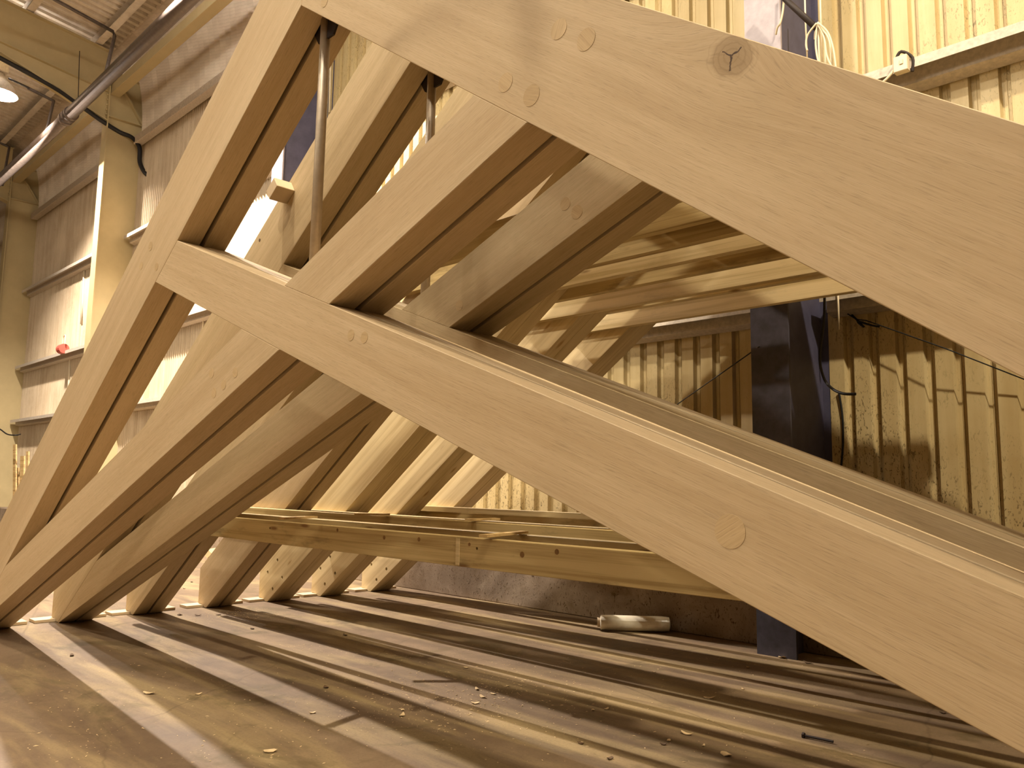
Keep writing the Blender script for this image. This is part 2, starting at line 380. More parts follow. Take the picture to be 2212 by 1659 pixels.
TL = ['oak scissor truss nearest the camera, its smooth collar and rafter crossing the picture',
      'second oak scissor truss, just behind the nearest one, small block on its rafter',
      'third truss of oak without scissor chords, first with a softwood tie',
      'fourth truss, oak with a single round peg at its chamfered foot',
      'fifth truss, pale whitewood with knots and four drilled holes, nearest of the drilled ones',
      'sixth truss, pale whitewood, middle one of the three with drilled feet',
      'seventh truss, pale whitewood, last one before the sheeted wall']
trusses = []
knotp = ony(1580, 122, DS[0])
MR = Matrix.Translation((0, DS[0], 0)) @ Matrix.Rotation(THR, 4, 'Y')
kl = MR.inverted() @ knotp
M_OAKK = oak('knotty_oak', *OAKA, knot=(kl.x, kl.z))
for n, y in enumerate(DS):
    e = empty('roof_truss', ((xf+xr)/2, y+T/2, 0)); trusses.append(e)
    tag(e, TL[n], 'roof truss', 'row of roof trusses standing on the floor')
    sciss = n < 2
    mat = [M_OAK, M_OAK2, M_OAK2, M_OAK, M_GLU, M_GLU, M_GLU][n]
    gap, slot = (.018, .08) if n < 4 else (.003, .012)
    a = member('rafter', ['A'], TH, y, mat, e, gap, slot)
    r = member('rafter', ['R'], -THR, y, M_OAKK if n == 0 else mat, e, gap, slot)
    if sciss:
        b = member('scissor_chord', ['B1', 'B2'], PH, y, M_OAK if n == 0 else M_OAK2, e, gap, slot)
        k = member('scissor_chord', ['K'], -PHK, y, mat, e, gap, slot)
        rod = link('king_rod', TB([(XA-.008, y+T/2, 2.60), (XA-.012, y+T/2, 1.50)], .0175, 16), M_ROD, e, smooth=True)
        rod['label'] = 'round steel king rod'
        bm = bmesh.new(); prism(bm, [(XA-.10, 2.50), (XA-.045, 2.415), (XA+.045, 2.415), (XA+.10, 2.50), (XA, 2.58)], y+T/2-.004, y+T/2+.004)
        link('hanger_plate', bm, M_DARK, e)
        if n == 0:
            for px, py, rr, par in [(1207, 63, .024, r), (1266, 85, .026, r), (1092, 178, .024, r), (1148, 206, .026, r), (325, 532, .020, a), (305, 574, .018, a), (338, 576, .018, a),
                                    (758, 724, .0165, k), (787, 729, .0165, k), (1577, 1148, .030, k), (701, 3, .02, r),
                                    (508, 805, .018, b), (483, 831, .018, b), (457, 806, .018, b), (462, 849, .018, b), (20, 1175, .01, b)]:
                c = ony(px, py, y); disc('peg', c, rr, M_PEG, par, ang=random.uniform(0, 6))
        else:
            for px, py, rr, par in [(1246, 458, .021, b), (1221, 440, .02, b), (992, 660, .018, b), (170, 1292, .012, b)]:
                c = ony(px, py, y); disc('peg', c, rr, M_PEG, par, ang=random.uniform(0, 6))
    if n == 1:
        disc('knot', ony(561, 519, y), .008, M_CHIPD, a); disc('knot', ony(745, 640, y), .006, M_CHIPD, b)
    if n == 3:
        disc('peg', ony(448, 1246, y), .014, M_PEG, a)
    if n >= 4:
        H4 = {4: [(599, 1210), (578, 1236), (609, 1247.6), (588.5, 1272)], 5: [(713, 1203), (692, 1228), (723.6, 1238), (701.6, 1261.5)], 6: [(824, 1197), (802, 1219.5), (834.5, 1229), (813, 1252)]}[n]
        holes = []
        for px, py in H4: c = ony(px, py, y); holes.append(((c.x, y, c.z), .0135, .12))
        cut(a, holes)
    # ties of softwood on the faces of trusses three to seven
    if n >= 2:
        f0 = (y-.046, y-.001); bk = (y+T+.001, y+T+.046)
        low = {2: [(f0, .596, .711), (bk, .603, .717)], 3: [(f0, .622, .739), (bk, .615, .732)], 4: [(f0, .600, .716), (bk, .585, .70)], 5: [(f0, .56, .685), (bk, .60, .715)], 6: [(f0, .63, .742)]}[n]
        high = {2: [(bk, 1.955, 2.085)], 3: [(f0, 1.955, 2.085), (bk, 1.962, 2.09)], 4: [(f0, 1.962, 2.09), (bk, 1.97, 2.10)], 5: [(f0, 1.930, 2.055), (bk, 1.975, 2.10)], 6: [(f0, 1.932, 2.06), (bk, 1.992, 2.12)]}[n]
        for (yy, z0, z1) in low + high:
            hi = z0 > 1
            xa = X(Aout, HOR(z0))[0] - (.28 if not hi else .02); xb = X(Rout, HOR(z0))[0] + (.2 if not hi else .02)
            bm = bmesh.new(); box(bm, xa, xb, yy[0], yy[1], z0, z1)
            bmesh.ops.bevel(bm, geom=bm.edges[:], offset=.002, segments=1, affect='EDGES')
            M = Matrix.Translation((-2.3, (yy[0]+yy[1])/2, (z0+z1)/2))
            bmesh.ops.transform(bm, matrix=M.inverted(), verts=bm.verts[:])
            tb = link('tie_beam', bm, (M_TIE if (not hi or (n+int(yy[0]*7)) % 2) else M_TIE2), e, M)
            if n == 2 and not hi and yy == f0:
                hs = []
                for px, py in ((583, 1141), (1030, 1185)): c = ony(px, py, yy[0]); hs.append(((c.x, yy[0], c.z), .006, .2))
                cut(tb, hs)
                c = ony(989, 1181, yy[0])
                ins = link('finger_joint', B(c.x-.011, c.x+.011, yy[0]-.0012, yy[0]+.004, z0+.004, z1-.006), M_TIE2, tb)
                for px, py, rr in ((905, 1165, .009), (1203, 1192, .010), (1128, 1198, .011), (1014, 1176, .007), (830, 1161, .009), (729, 1145, .008)):
                    c = ony(px, py, yy[0]); disc('knot', c, rr, KN, tb, .003, .0004)
# packing block on the second truss
c = ony(604, 416, 1.72)
bm = B(-.04, .04, -.043, .043, -.028, .028)
M = Matrix.Translation((-3.165, 1.7205, 2.185)) @ Matrix.Rotation(-TH, 4, 'Y')
link('packing_block', bm, M_BOARD, trusses[1], M, bevel=.002)
# white boards under the feet
for n, y in enumerate(DS):
    if True:
        bm = B(-5.97, xf-.047, y+T/2-.22, y+T/2+.21, 0.001, .019)
        o = link('foot_board', bm, M_BOARD, None, bevel=.001)
        tag(o, 'thin pale board on the floor under the foot of the %s truss' % ['nearest', 'second', 'third', 'fourth', 'fifth', 'sixth', 'seventh'][n], 'board', 'boards under the truss feet')

# ------------------------------------------------------------------ hall
YW = 4.92
XL, XR, YF = -34.0, 7.5, -21.0
def roofz(y): return 8.02 - .123*(y-4.26) if y > -8 else 8.02 - .123*(-8-4.26) + .123*(y+8)
bm = bmesh.new(); box(bm, XL, XR, YF, 5.1, -.2, 0); struct(link('floor', bm, M_FLOOR))
def sheet(name, x0, x1, z0, z1, pitch, prof, mat, y=YW):
    """profiled sheet running up the wall: prof = [(fraction of the pitch, depth)]"""
    bm = bmesh.new(); pts = []; x = x0
    while x < x1:
        for f, d in prof: pts.append((x+f*pitch, y+d))
        x += pitch
    rows = []
    for z in (z0, z1): rows.append([bm.verts.new((px, py, z)) for px, py in pts])
    for i in range(len(pts)-1): bm.faces.new((rows[0][i], rows[0][i+1], rows[1][i+1], rows[1][i]))
    return link(name, bm, mat)
boxrib = [(0, 0), (.60, 0), (.66, .034), (.80, .034), (.805, .030), (.83, .030), (.835, .034), (.94, .034)]
struct(sheet('wall_back', -8.05, XR, .2, 6.62, .152, boxrib, M_SHEET))
sine = [(k/8, .019*math.sin(2*math.pi*k/8)) for k in range(8)]
o = sheet('wall_back', XL, -8.05, .2, 6.62, .076, sine, M_SHEET2); struct(o)
bm = B(XL, XR, 4.99, 5.1, 0, 8.2); struct(link('wall_back', bm, M_HALL))
struct(link('wall_left', B(XL-.2, XL, YF, 5.1, 0, 10), M_HALL))
struct(link('wall_right', B(XR, XR+.2, YF, 5.1, 0, 10), M_HALL))
struct(link('wall_front', B(XL, XR, YF-.2, YF, 0, 8.3), M_HALL))
# concrete upstand with its ledge
bm = B(XL, XR, 4.565, 4.99, 0, .282); o = link('trim_1', bm, M_PLINTH, bevel=.006); struct(o)
# roof sheets, corrugated down the slope
bm = bmesh.new(); pitch = .17; x = XL; cols = []
prof = [(0, 0), (.45, 0), (.58, .05), (.87, .05)]
while x < XR:
    for f, d in prof: cols.append((x+f*pitch, d))
    x += pitch
ys = [4.45, -8, YF]
rows = [[bm.verts.new((px, yy, roofz(yy)+.17+d)) for px, d in cols] for yy in ys]
for a, b in zip(rows, rows[1:]):
    for i in range(len(cols)-1): bm.faces.new((a[i], a[i+1], b[i+1], b[i]))
struct(link('ceiling', bm, M_ROOF))
# curved eaves sheet
bm = bmesh.new(); prof2 = []
N = 14
yc, zc = 4.36, 7.0
arc = [(YW, 6.55)] + [(YW - (YW-4.42)*(1-math.cos(t*math.pi/2)), 6.75 + (roofz(4.42)+.19-6.75)*math.sin(t*math.pi/2)) for t in [k/N for k in range(N+1)]]
rows = []
xs = []
x = XL
while x < XR: xs.append(x); x += .0425
for i, (yy, zz) in enumerate(arc):
    j0, j1 = max(i-1, 0), min(i+1, len(arc)-1)
    ty, tz = arc[j1][0]-arc[j0][0], arc[j1][1]-arc[j0][1]; l = math.hypot(ty, tz); ny, nz = tz/l, -ty/l
    rows.append([bm.verts.new((xx, yy+ny*.036*math.sin(k*math.pi/2), zz+nz*.036*math.sin(k*math.pi/2))) for k, xx in enumerate(xs)])
for a, b in zip(rows, rows[1:]):
    for i in range(len(xs)-1): bm.faces.new((a[i], a[i+1], b[i+1], b[i]))
struct(link('trim_2', bm, M_CURVE))
# purlins under the roof, eaves tube
PURL = ['nearest the wall', 'second from the wall', 'third from the wall', 'fourth from the wall', 'fifth from the wall', 'sixth from the wall']
for i, yy in enumerate([4.12, 3.1, 2.05, 1.0, -.05, -1.1, -2.2, -3.3, -4.4, -5.5, -6.6]):
    z = roofz(yy); bm = bmesh.new()
    prism(bm, [(yy-.05, z+.17), (yy-.05, z+.165), (yy+.045, z+.165), (yy+.045, z+.012), (yy-.06, z+.012), (yy-.06, z), (yy+.051, z), (yy+.051, z+.17)], XL, XR, lambda u, v, x: (x, u, v))
    struct(link('trim_%d' % (10+i), bm, M_ROOF))
for yy in (4.44,):
    o = link('eaves_beam', B(XL, XR, 4.36, 4.52, 7.26, 7.42), M_CREAM, bevel=.004)
    tag(o, 'square cream painted eaves beam running along under the curved sheets', 'beam')
# wall rails
def rail(zt, x0, x1, label, big=False):
    bm = bmesh.new(); f = YW-.2
    prism(bm, [(YW-.005, zt), (f, zt), (f, zt-.058), (f+.004, zt-.058), (f+.004, zt-.006), (YW-.10, zt-.006), (YW-.10, zt-.105), (YW-.005, zt-.125)], x0, x1, lambda u, v, x: (x, u, v))
    o = link('wall_rail', bm, M_GALV); tag(o, label, 'wall rail', 'galvanised rails across the sheeting'); return o
XC = [-2.215, -8.07, -13.93, -19.75]
bays = [(XC[0]+.13, XR), (XC[1]+.13, XC[0]-.13), (XC[2]+.13, XC[1]-.13), (XC[3]+.13, XC[2]-.13)]
bn = ['to the right of the dark column', 'left of the near dark column', 'in the bay beside the first cream column', 'in the far bay between the two cream columns']
for bi, (x0, x1) in enumerate(bays):
    for zi, zt in enumerate((2.10, 3.385, 4.90)):
        if bi >= 2: zt += (0, -.14, 0)[zi]
        rail(zt, x0, x1, '%s galvanised rail %s' % (('lowest', 'middle', 'upper')[zi], bn[bi]))
for bi, (x0, x1) in enumerate([(bays[0][0], 3.45)] + bays[1:]):
    o = link('eaves_rail', B(x0, x1, YW-.16, YW-.03, 6.50, 6.63), M_GALV, bevel=.006); tag(o, 'grey eaves rail under the curved sheet, ' + bn[bi], 'rail', 'eaves rails')

# portal frames
FR = ['dark slate blue column at the right, cables on it', 'dark blue column glimpsed between the first two trusses', 'nearer cream steel column and roof rafter on the left', 'far cream steel column at the left edge']
def portal(i, xc):
    e = empty('portal_frame', (xc, 4.6, 0)); tag(e, FR[i], 'column', 'steel portal frames along the back wall')
    dark = i < 2; mw = M_BLUE if dark else M_CREAM
    y0, y1 = 4.33, 4.94; hw = .116; tf = .016
    link('front_flange', B(xc-hw, xc+hw, y0, y0+tf, 0, 6.86), M_FLANGE if dark else M_CREAM, e)
    link('back_flange', B(xc-hw, xc+hw, y1-tf, y1, 0, 7.36), mw, e)
    bm = bmesh.new(); prism(bm, [(y0+tf, 0), (y1-tf, 0), (y1-tf, 7.36), (4.80, 7.60), (y0+tf, 7.66)], xc+.03, xc+.045, lambda u, v, x: (x, u, v))
    link('web', bm, mw, e)
    link('stiffener', B(xc-hw, xc+hw, y0+tf, y1-tf, 6.86, 6.875), mw, e)
    bm = bmesh.new(); prism(bm, [(4.40, 7.62), (4.425, 7.62), (4.915, 6.875), (4.89, 6.875)], xc+.045, xc+hw, lambda u, v, x: (x, u, v))
    link('stiffener', bm, mw, e)
    link('front_flange', B(xc-hw, xc+hw, y0, y0+tf, 6.86, 7.66), mw, e)
    bm = bmesh.new(); prism(bm, [(y1-tf, 7.36), (y1, 7.36), (4.81, 7.61), (y0, 7.67), (y0, 7.655), (4.80, 7.595)], xc-hw, xc+hw, lambda u, v, x: (x, u, v))
    link('cap_plate', bm, mw, e)
    link('base_plate', B(xc-.15, xc+.15, 4.26, 5.0, .0, .02), mw, e) if i > 0 else None
    # haunched rafter
    top = [(y0, roofz(y0)-.0-.02), (-8, roofz(-8)-.02)]
    bot = [(y0, 6.80), (2.72, 7.36), (-8, roofz(-8)-.42)]
    er = bmesh.new()
    prism(er, [(y0, top[0][1]), (-8, top[1][1]), (-8, bot[2][1]), (2.72, bot[1][1]), (y0, bot[0][1])], xc-.006+.02, xc+.006+.02, lambda u, v, x: (x, u, v)); link('rafter_web', er, mw, e)
    for nm, a in (('rafter_top_flange', top), ('rafter_bottom_flange', bot)):
        bm = bmesh.new(); prism(bm, [(u, v) for u, v in a] + [(u, v-.016) for u, v in a[::-1]], xc-.10, xc+.10, lambda u, v, x: (x, u, v)); link(nm, bm, mw, e)
    bm = bmesh.new(); prism(bm, [(y0, 7.30), (-1.5, 8.1), (-1.5, 8.09), (y0, 7.29)], xc+.026, xc+.09, lambda u, v, x: (x, u, v)); link('mid_flange', bm, mw, e)
    if not dark:
        for z in [6.9+.085*k for k in range(9)]:
            link('bolt', TB([(xc+.06, y0-.025, z), (xc+.06, y0+.002, z)], .014, 6), mw, e)
    return e
PF = [portal(i, xc) for i, xc in enumerate(XC)]
for i, xc in enumerate([-25.6, -31.5, 3.6]):
    bm = bmesh.new(); box(bm, xc-.116, xc+.116, 4.33, 4.346, 0, 7.6); box(bm, xc-.116, xc+.116, 4.92, 4.94, 0, 7.4); box(bm, xc+.02, xc+.035, 4.346, 4.92, 0, 7.5)
    prism(bm, [(4.33, 7.9), (-8, 9.4), (-8, 9.1), (4.33, 7.0)], xc-.1, xc+.1, lambda u, v, x: (x, u, v))
    tag(link('portal_frame', bm, M_CREAM), 'cream steel portal frame ' + ['beyond the left edge', 'at the far end of the hall', 'to the right of the picture'][i], 'column')

# ------------------------------------------------------------------ pipes under the roof
e = empty('heating_pipe', (-14, 3.72, 6.6)); tag(e, 'large grey steel pipe running under the roof beside the eaves', 'pipe')
link('pipe', TB([(-33, 3.74, 6.60), (-13.86, 3.72, 6.60)], .092, 16), M_GALVD, e, smooth=True)
link('pipe', TB([(-13.86, 3.72, 6.60), (-3, 3.60, 6.60)], .092, 16), M_GALVD, e, smooth=True)
for xx in (-13.60, -13.86, -13.73):
    link('clamp', TB([(xx, 3.72, 6.60), (xx+.05, 3.72, 6.60)], .112, 16), M_GALVD, e, smooth=True)
o = link('hanger_rod', TB([onx(172, 110, -13.8), onx(168, 238, -13.8)], .006, 6), M_DARK); tag(o, 'thin hanger rod dropping in front of the cream roof rafter', 'rod')
def pipe(name, pts, r, mat, label, cat, group=None, n=None, smooth=True):
    return tag(link(name, TB(curve(pts, n) if n else pts, r, 10), mat, smooth=smooth), label, cat, group)
a, b_, c_ = onz(60, -40, 7.75), onz(244, 68, 7.72), onz(228, 160, 6.66)
pipe('branch_pipe', [a, onz(120, 0, 7.75), b_, b_ + Vector((0, .03, -.06)), c_], .026, M_GALVD, 'branch pipe crossing the roof sheets and dropping to the large pipe, nearer one', 'pipe', 'branch pipes')
pipe('branch_pipe', [onz(60, 190, 7.8), onz(116, 218, 7.75), onz(100, 285, 6.66)], .026, M_GALVD, 'branch pipe drop behind the cream rafter', 'pipe', 'branch pipes')
pipe('branch_pipe', [onz(-40, 290, 7.75), onz(20, 318, 7.75), onz(5, 400, 6.66)], .026, M_GALVD, 'farthest branch pipe drop at the left edge', 'pipe', 'branch pipes')
# black conduit following the rafter's bottom flange and going down the column
xq = -13.86
pts = [onx(-60, 92, xq), onx(0, 125, xq), onx(110, 185, xq), onx(165, 222, xq), onx(215, 258, xq), onx(258, 285, xq), onx(285, 297, -13.80), onx(301, 318, -13.72), onx(302, 350, -13.72), onx(312, 372, -13.6), onx(322, 380, -13.5)]
pipe('cable_bundle', pts, .035, M_BLACK, 'thick black cable bundle along the cream rafter and over the column', 'cable', n=4)
# lamp tube and bracket
# vertical light conduits seen past the rod
for k, (px) in enumerate((704.5, 712.5)):
    pipe('conduit', [ony(px+3.5, 60, 4.905), ony(px+1.5, 150, 4.905), ony(px-1, 243, 4.905)], .014, M_WHITE, ('left' if k == 0 else 'right') + ' one of two white vertical conduits seen behind the king rod', 'conduit', 'white conduits')
for k, (p, q) in enumerate((((184, 556), (176, 700)), ((152, 762), (147, 870)), ((441, 560+110), (437, 722)))):
    pipe('conduit', [ony(*p, 4.90), ony(*q, 4.90)], .022 if k < 2 else .012, M_WHITE, ['white pipe hanging below the upper rail in the far bay', 'white pipe below the middle rail in the far bay', 'white pipe on the sheeting right of the first truss rafter'][k], 'conduit')
c = ony(135, 756, 4.70)
e = empty('extension_reel', c); tag(e, 'small faded red cable reel sitting on the middle rail of the far bay', 'cable reel')
link('drum', TB([c+Vector((-.09, 0, .02)), c+Vector((.09, 0, .02))], .09, 16), M_RED, e)
link('handle', TB(curve([c+Vector((-.02, 0, .1)), c+Vector((0, 0, .24)), c+Vector((.1, 0, .26)), c+Vector((.12, 0, .1))], 5), .012, 8), M_WHITE, e)
# stored boards leaning at the far left
for k, (p, q, w) in enumerate((((36, 960), (28, 1075), .09), ((49, 985), (40, 1050), .12), ((56, 975), (50, 1040), .07), ((31, 1010), (25, 1080), .05))):
    a, b_ = ony(*p, 4.4), ony(*q, 4.3); b_.z = 0.0
    bm = bmesh.new(); prism(bm, [(a.x-w, a.z), (a.x+w, a.z), (b_.x+w, 0), (b_.x-w, 0)], 4.36+.03*k, 4.385+.03*k); o = link('leaning_plank', bm, M_LATH)
    tag(o, 'plank leaning by the far cream column, %s' % ['tallest one', 'broadest one', 'rightmost one', 'thin leftmost one'][k], 'plank', 'planks leaning by the far column')

# ------------------------------------------------------------------ cables and fittings round the dark column
xc = XC[0]
pipe('cable_pole', [ony(1660, -40, 4.2), ony(1700, 2, 4.2), ony(1765, 62, 4.15)], .017, M_DARK, 'dark rod slanting down across the top of the dark column', 'rod')
loops = [[(1764, 50), (1745, 75), (1741, 95), (1744, 110)], [(1766, 50), (1762, 90), (1766, 125), (1775, 150)], [(1767, 48), (1768, 80), (1770, 130), (1776, 160)],
         [(1766, 50), (1778, 62), (1782, 100), (1784, 165)], [(1768, 50), (1788, 70), (1800, 105), (1806, 150)], [(1766, 52), (1780, 80), (1786, 120), (1800, 150)], [(1766, 52), (1776, 64), (1792, 90), (1797, 160)], [(1767, 60), (1761, 70), (1760, 84), (1764, 80)]]
e = empty('cable_coil', ony(1766, 50, 4.12)); tag(e, 'bundle of white cables hanging from the rod end beside the dark column', 'cable')
for k, L in enumerate(loops):
    bm = TB(curve([ony(px, py, 4.10+.01*(k % 4)) for px, py in L], 5), .0055, 7); link('cable_strand', bm, M_WHITE, e, smooth=True)
pipe('white_cable', [ony(1693, -30, 4.28), ony(1692, 15, 4.28), ony(1686, 48, 4.28), ony(1679, 60, 4.28), ony(1676, 75, 4.29)], .006, M_WHITE, 'white cable curling off the front flange of the dark column', 'cable', n=5)
pipe('white_cable', [ony(1738, -30, 4.45), ony(1740, 50, 4.45), ony(1744, 135, 4.45)], .005, M_WHITE, 'straight white cable down the web of the dark column', 'cable')
pipe('white_cable', [ony(1771, -30, 4.3), ony(1773, 40, 4.3), ony(1776, 140, 4.3)], .005, M_WHITE, 'straight white cable right of the hanging bundle', 'cable')
pipe('white_cable', [ony(1809, 622, 4.712), ony(1811, 660, 4.712), ony(1812, 712, 4.73)], .006, M_WHITE, 'white cable dropping past the lowest rail by the dark column', 'cable')
pipe('black_cable', [ony(1781, 625, 4.5), ony(1780, 690, 4.45), ony(1771, 770, 4.45), ony(1779, 815, 4.4), ony(1796, 838, 4.25), ony(1820, 850, 4.2), ony(1849, 851, 4.2)], .0075, M_BLACK, 'black cable end sticking out from the dark column to the right', 'cable', n=6)
pipe('black_cable', [ony(1812, 845, 4.905), ony(1820, 900, 4.91), ony(1821, 960, 4.91), ony(1817, 1010, 4.91)], .006, M_BLACK, 'black cable hanging straight down the sheeting by the dark column', 'cable', n=6)
pipe('stay_wire', [ony(1455, 879, 4.905), ony(1640, 749, 4.325)], .0035, M_BLACK, 'thin black wire slanting across the sheeting left of the dark column', 'wire')
pipe('stay_wire', [ony(1815, 668, 4.90), ony(1850, 690, 4.86), ony(1870, 692, 4.82), ony(2040, 752, 4.80), ony(2260, 838, 4.89)], .0035, M_BLACK, 'thin black wire running right across the sheeting', 'wire')
pipe('stay_wire', [ony(1840, 680, 4.90), ony(1866, 706, 4.89), ony(1852, 694, 4.86), ony(1880, 702, 4.86), ony(1900, 706, 4.86)], .006, M_BLACK, 'knotted wire end at the start of the wire right of the dark column', 'wire', n=4)
c = ony(1948, 138, 4.69)
e = empty('junction_box', c); tag(e, 'small pale junction box clamped on the rail above the oak rafter', 'junction box')
link('box', B(c.x-.042, c.x+.035, c.y-.02, c.y+.03, c.z-.05, c.z+.045), M_WHITE, e, bevel=.004)
link('switch', B(c.x-.006, c.x+.014, c.y-.026, c.y-.018, c.z-.012, c.z+.016), M_WHITE, e, bevel=.002)
link('clamp', TB(curve([c+Vector((-.03, .0, .04)), c+Vector((.0, .0, .075)), c+Vector((.05, .03, .03)), c+Vector((.045, .03, -.05))], 4), .009, 8), M_DARK, e)
link('lead', TB(curve([c+Vector((-.04, 0, -.02)), c+Vector((-.1, -.01, -.075)), c+Vector((-.16, 0, -.07)), c+Vector((-.18, 0, -.03))], 5), .008, 8), M_WHITE, e)
pipe('black_cable', [ony(-30, 908, 4.25), ony(0, 927, 4.25), ony(16, 938, 4.25), ony(34, 940, 4.25), ony(44, 938, 4.4)], .012, M_BLACK, 'black cable sagging across the far cream column', 'cable', n=5)

# ------------------------------------------------------------------ things on the floor
p, q = Vector((-3.375, 4.215, .052)), Vector((-3.03, 4.505, .052)); dd = (q-p).normalized()
e = empty('plastic_wrap_roll', (p+q)/2 - Vector((0, 0, .052))); tag(e, 'roll of clear plastic wrap lying on the floor against the concrete upstand', 'plastic roll')
link('film', TB([p+dd*.012, p+dd*.016, p+dd*.40, p+dd*.448, p+dd*.455], .05, 28, radii=[.038, .047, .048, .044, .03]), M_WRAP, e, smooth=False)
bm = TB([p-dd*.006, p+dd*.02], .030, 24, cap=False); tube(bm, [p-dd*.006, p+dd*.02], .022, 24, cap=False); tube(bm, [p-dd*.0061, p-dd*.006], .026, 24, cap=False, radii=[.03, .022])
link('core', bm, M_BOARD, e)
c = onz(1738, 1589, .008); d_ = onz(1800, 1602, .008)
e = empty('bolt', (c+d_)/2); tag(e, 'long black bolt lying on the floor near the collar of the nearest truss', 'bolt')
link('shank', TB([c, d_], .005, 10), M_DARK, e); link('head', TB([c, c+(c-d_).normalized()*.008], .011, 6), M_DARK, e)
def chip(px, py, s, mat, label, name='wood_chip', cat='wood chip', el=1.8, curl=.5):
    c = onz(px, py, 0); bm = bmesh.new(); n = 9; a0 = random.uniform(0, 6.28)
    top, bot = [], []
    for k in range(n):
        t = 2*math.pi*k/n; r = s*random.uniform(.65, 1.1); x, y = r*el*math.cos(t), r*math.sin(t)
        z = curl*(x*x)/(s*el)*.6 + random.uniform(0, .12)*s
        X_, Y_ = x*math.cos(a0)-y*math.sin(a0), x*math.sin(a0)+y*math.cos(a0)
        top.append(bm.verts.new((X_, Y_, z+.003))); bot.append(bm.verts.new((X_*.93, Y_*.93, z+.0006)))
    ct = bm.verts.new((0, 0, .003)); cb = bm.verts.new((0, 0, .0006))
    for k in range(n):
        j = (k+1) % n; bm.faces.new((top[k], top[j], ct)); bm.faces.new((bot[j], bot[k], cb)); bm.faces.new((top[j], top[k], bot[k], bot[j]))
    o = link(name, bm, mat, None, Matrix.Translation((c.x, c.y, 0))); return tag(o, label, cat, 'wood chips scattered on the floor')
chips = [(155, 1417, .014, 0, 'dark-edged chip on the lit strip left of the second truss shadow'), (322, 1499, .017, 1, 'flat yellow oak chip at the edge of the broad shadow at lower left'), (428, 1501, .010, 1, 'small bright sliver inside the broad shadow'),
 (583, 1625, .018, 1, 'yellow oak chip near the bottom edge in the broad shadow'), (868, 1547, .012, 1, 'grey-brown chip in the shadow below the middle of the floor'), (1530, 1509, .017, 1, 'upturned pale chip below the plastic roll'),
 (1484, 1587, .014, 1, 'pale chip standing on edge left of the black bolt'), (1568, 1632, .017, 1, 'curled pale shaving below the black bolt'), (1690, 1421, .022, 1, 'folded white offcut at the foot of the dark column'), (1318, 1640, .010, 0, 'dark crumb of bark near the bottom edge'),
 (1043, 1507, .012, 1, 'pale chip on the dusty strip in the middle of the floor'), (1027, 1520, .013, 1, 'chip lying in the dust just in front of another'), (1030, 1490, .01, 1, 'splinter farther back in the dust strip'), (1065, 1500, .009, 1, 'thin splinter right of the dust strip'),
 (705, 1486, .012, 0, 'brown chip in the second broad shadow'), (388, 1329, .016, 0, 'left one of three dark bark curls in front of the fourth truss foot'), (428, 1330, .014, 0, 'middle one of three dark bark curls in front of the fourth truss foot'), (472, 1329, .015, 0, 'right one of three dark bark curls in front of the fourth truss foot'),
 (545, 1359, .013, 0, 'dark bark curl farther right on the lit floor'), (746, 1373, .012, 0, 'dark bark curl between two shadow bands'), (1007, 1443, .010, 1, 'small chip on a shadow edge in the middle'), (1096, 1483, .008, 1, 'pale chip right of centre on the floor'),
 (1310, 1533, .008, 1, 'tiny white flake on the floor below the roll'), (1281, 1535, .007, 1, 'tiny flake left of another below the roll'), (1445, 1601, .008, 1, 'white flake left of the standing chip'), (1433, 1609, .008, 0, 'grey crumb beside the white flake'), (1616, 1443, .008, 1, 'white crumb on the floor left of the dark column foot'),
 (1746, 1433, .016, 0, 'brown block of bark at the right of the dark column foot'), (870, 1535, .008, 1, 'small light flake in the middle shadow'), (675, 1541, .008, 1, 'small flake on the right of the broad shadow'), (414, 1258, .012, 0, 'bark crumb on the lit floor behind the third truss'), (398, 1272, .008, 0, 'tiny dark crumb behind the third truss'),
 (1413, 1453, .007, 1, 'pale crumb in line with the roll'), (1605, 1490+0, .006, 1, 'tiny crumb between two shadow bands at right'), (2037, 1541, .010, 0, 'grey chip close under the nearest collar'), (1255, 1607, .009, 0, 'dark crumb at the edge of a shadow, lower middle'), (1520, 1610+2, .006, 1, 'pale dot of sawdust near the curled shaving')]
for px, py, s, m, lb in chips: chip(px, py, s, M_CHIP if m else M_CHIPD, lb)
# sawdust: uncountable flecks
bm = bmesh.new()
for k in range(1500):
    if k < 700: px, py = random.gauss(1010, 150), random.gauss(1500, 45)
    elif k < 1000: px, py = random.gauss(500, 60), random.gauss(1322, 10)
    elif k < 1250: px, py = random.uniform(60, 760), random.uniform(1400, 1650)
    else: px, py = random.uniform(900, 1900), random.uniform(1400, 1650)
    c = onz(px, py, 0); s = random.choice((.0015, .002, .003, .004)); a = random.uniform(0, 3.14); u = Vector((math.cos(a), math.sin(a), 0))*s*random.uniform(1, 2.5); v = Vector((-math.sin(a), math.cos(a), 0))*s*.6
    if c.y > 4.5 or -6.0 < c.x < -5.6: continue
    vs = [bm.verts.new(Vector((c.x, c.y, .0015))+w) for w in (u, v, -u, -v)]; tp = bm.verts.new((c.x, c.y, .0015+s*.5))
    for i in range(4): bm.faces.new((vs[i], vs[(i+1) % 4], tp))
o = link('sawdust', bm, M_CHIP); tag(o, 'fine pale sawdust and flecks strewn over the floor', 'sawdust', kind='stuff')
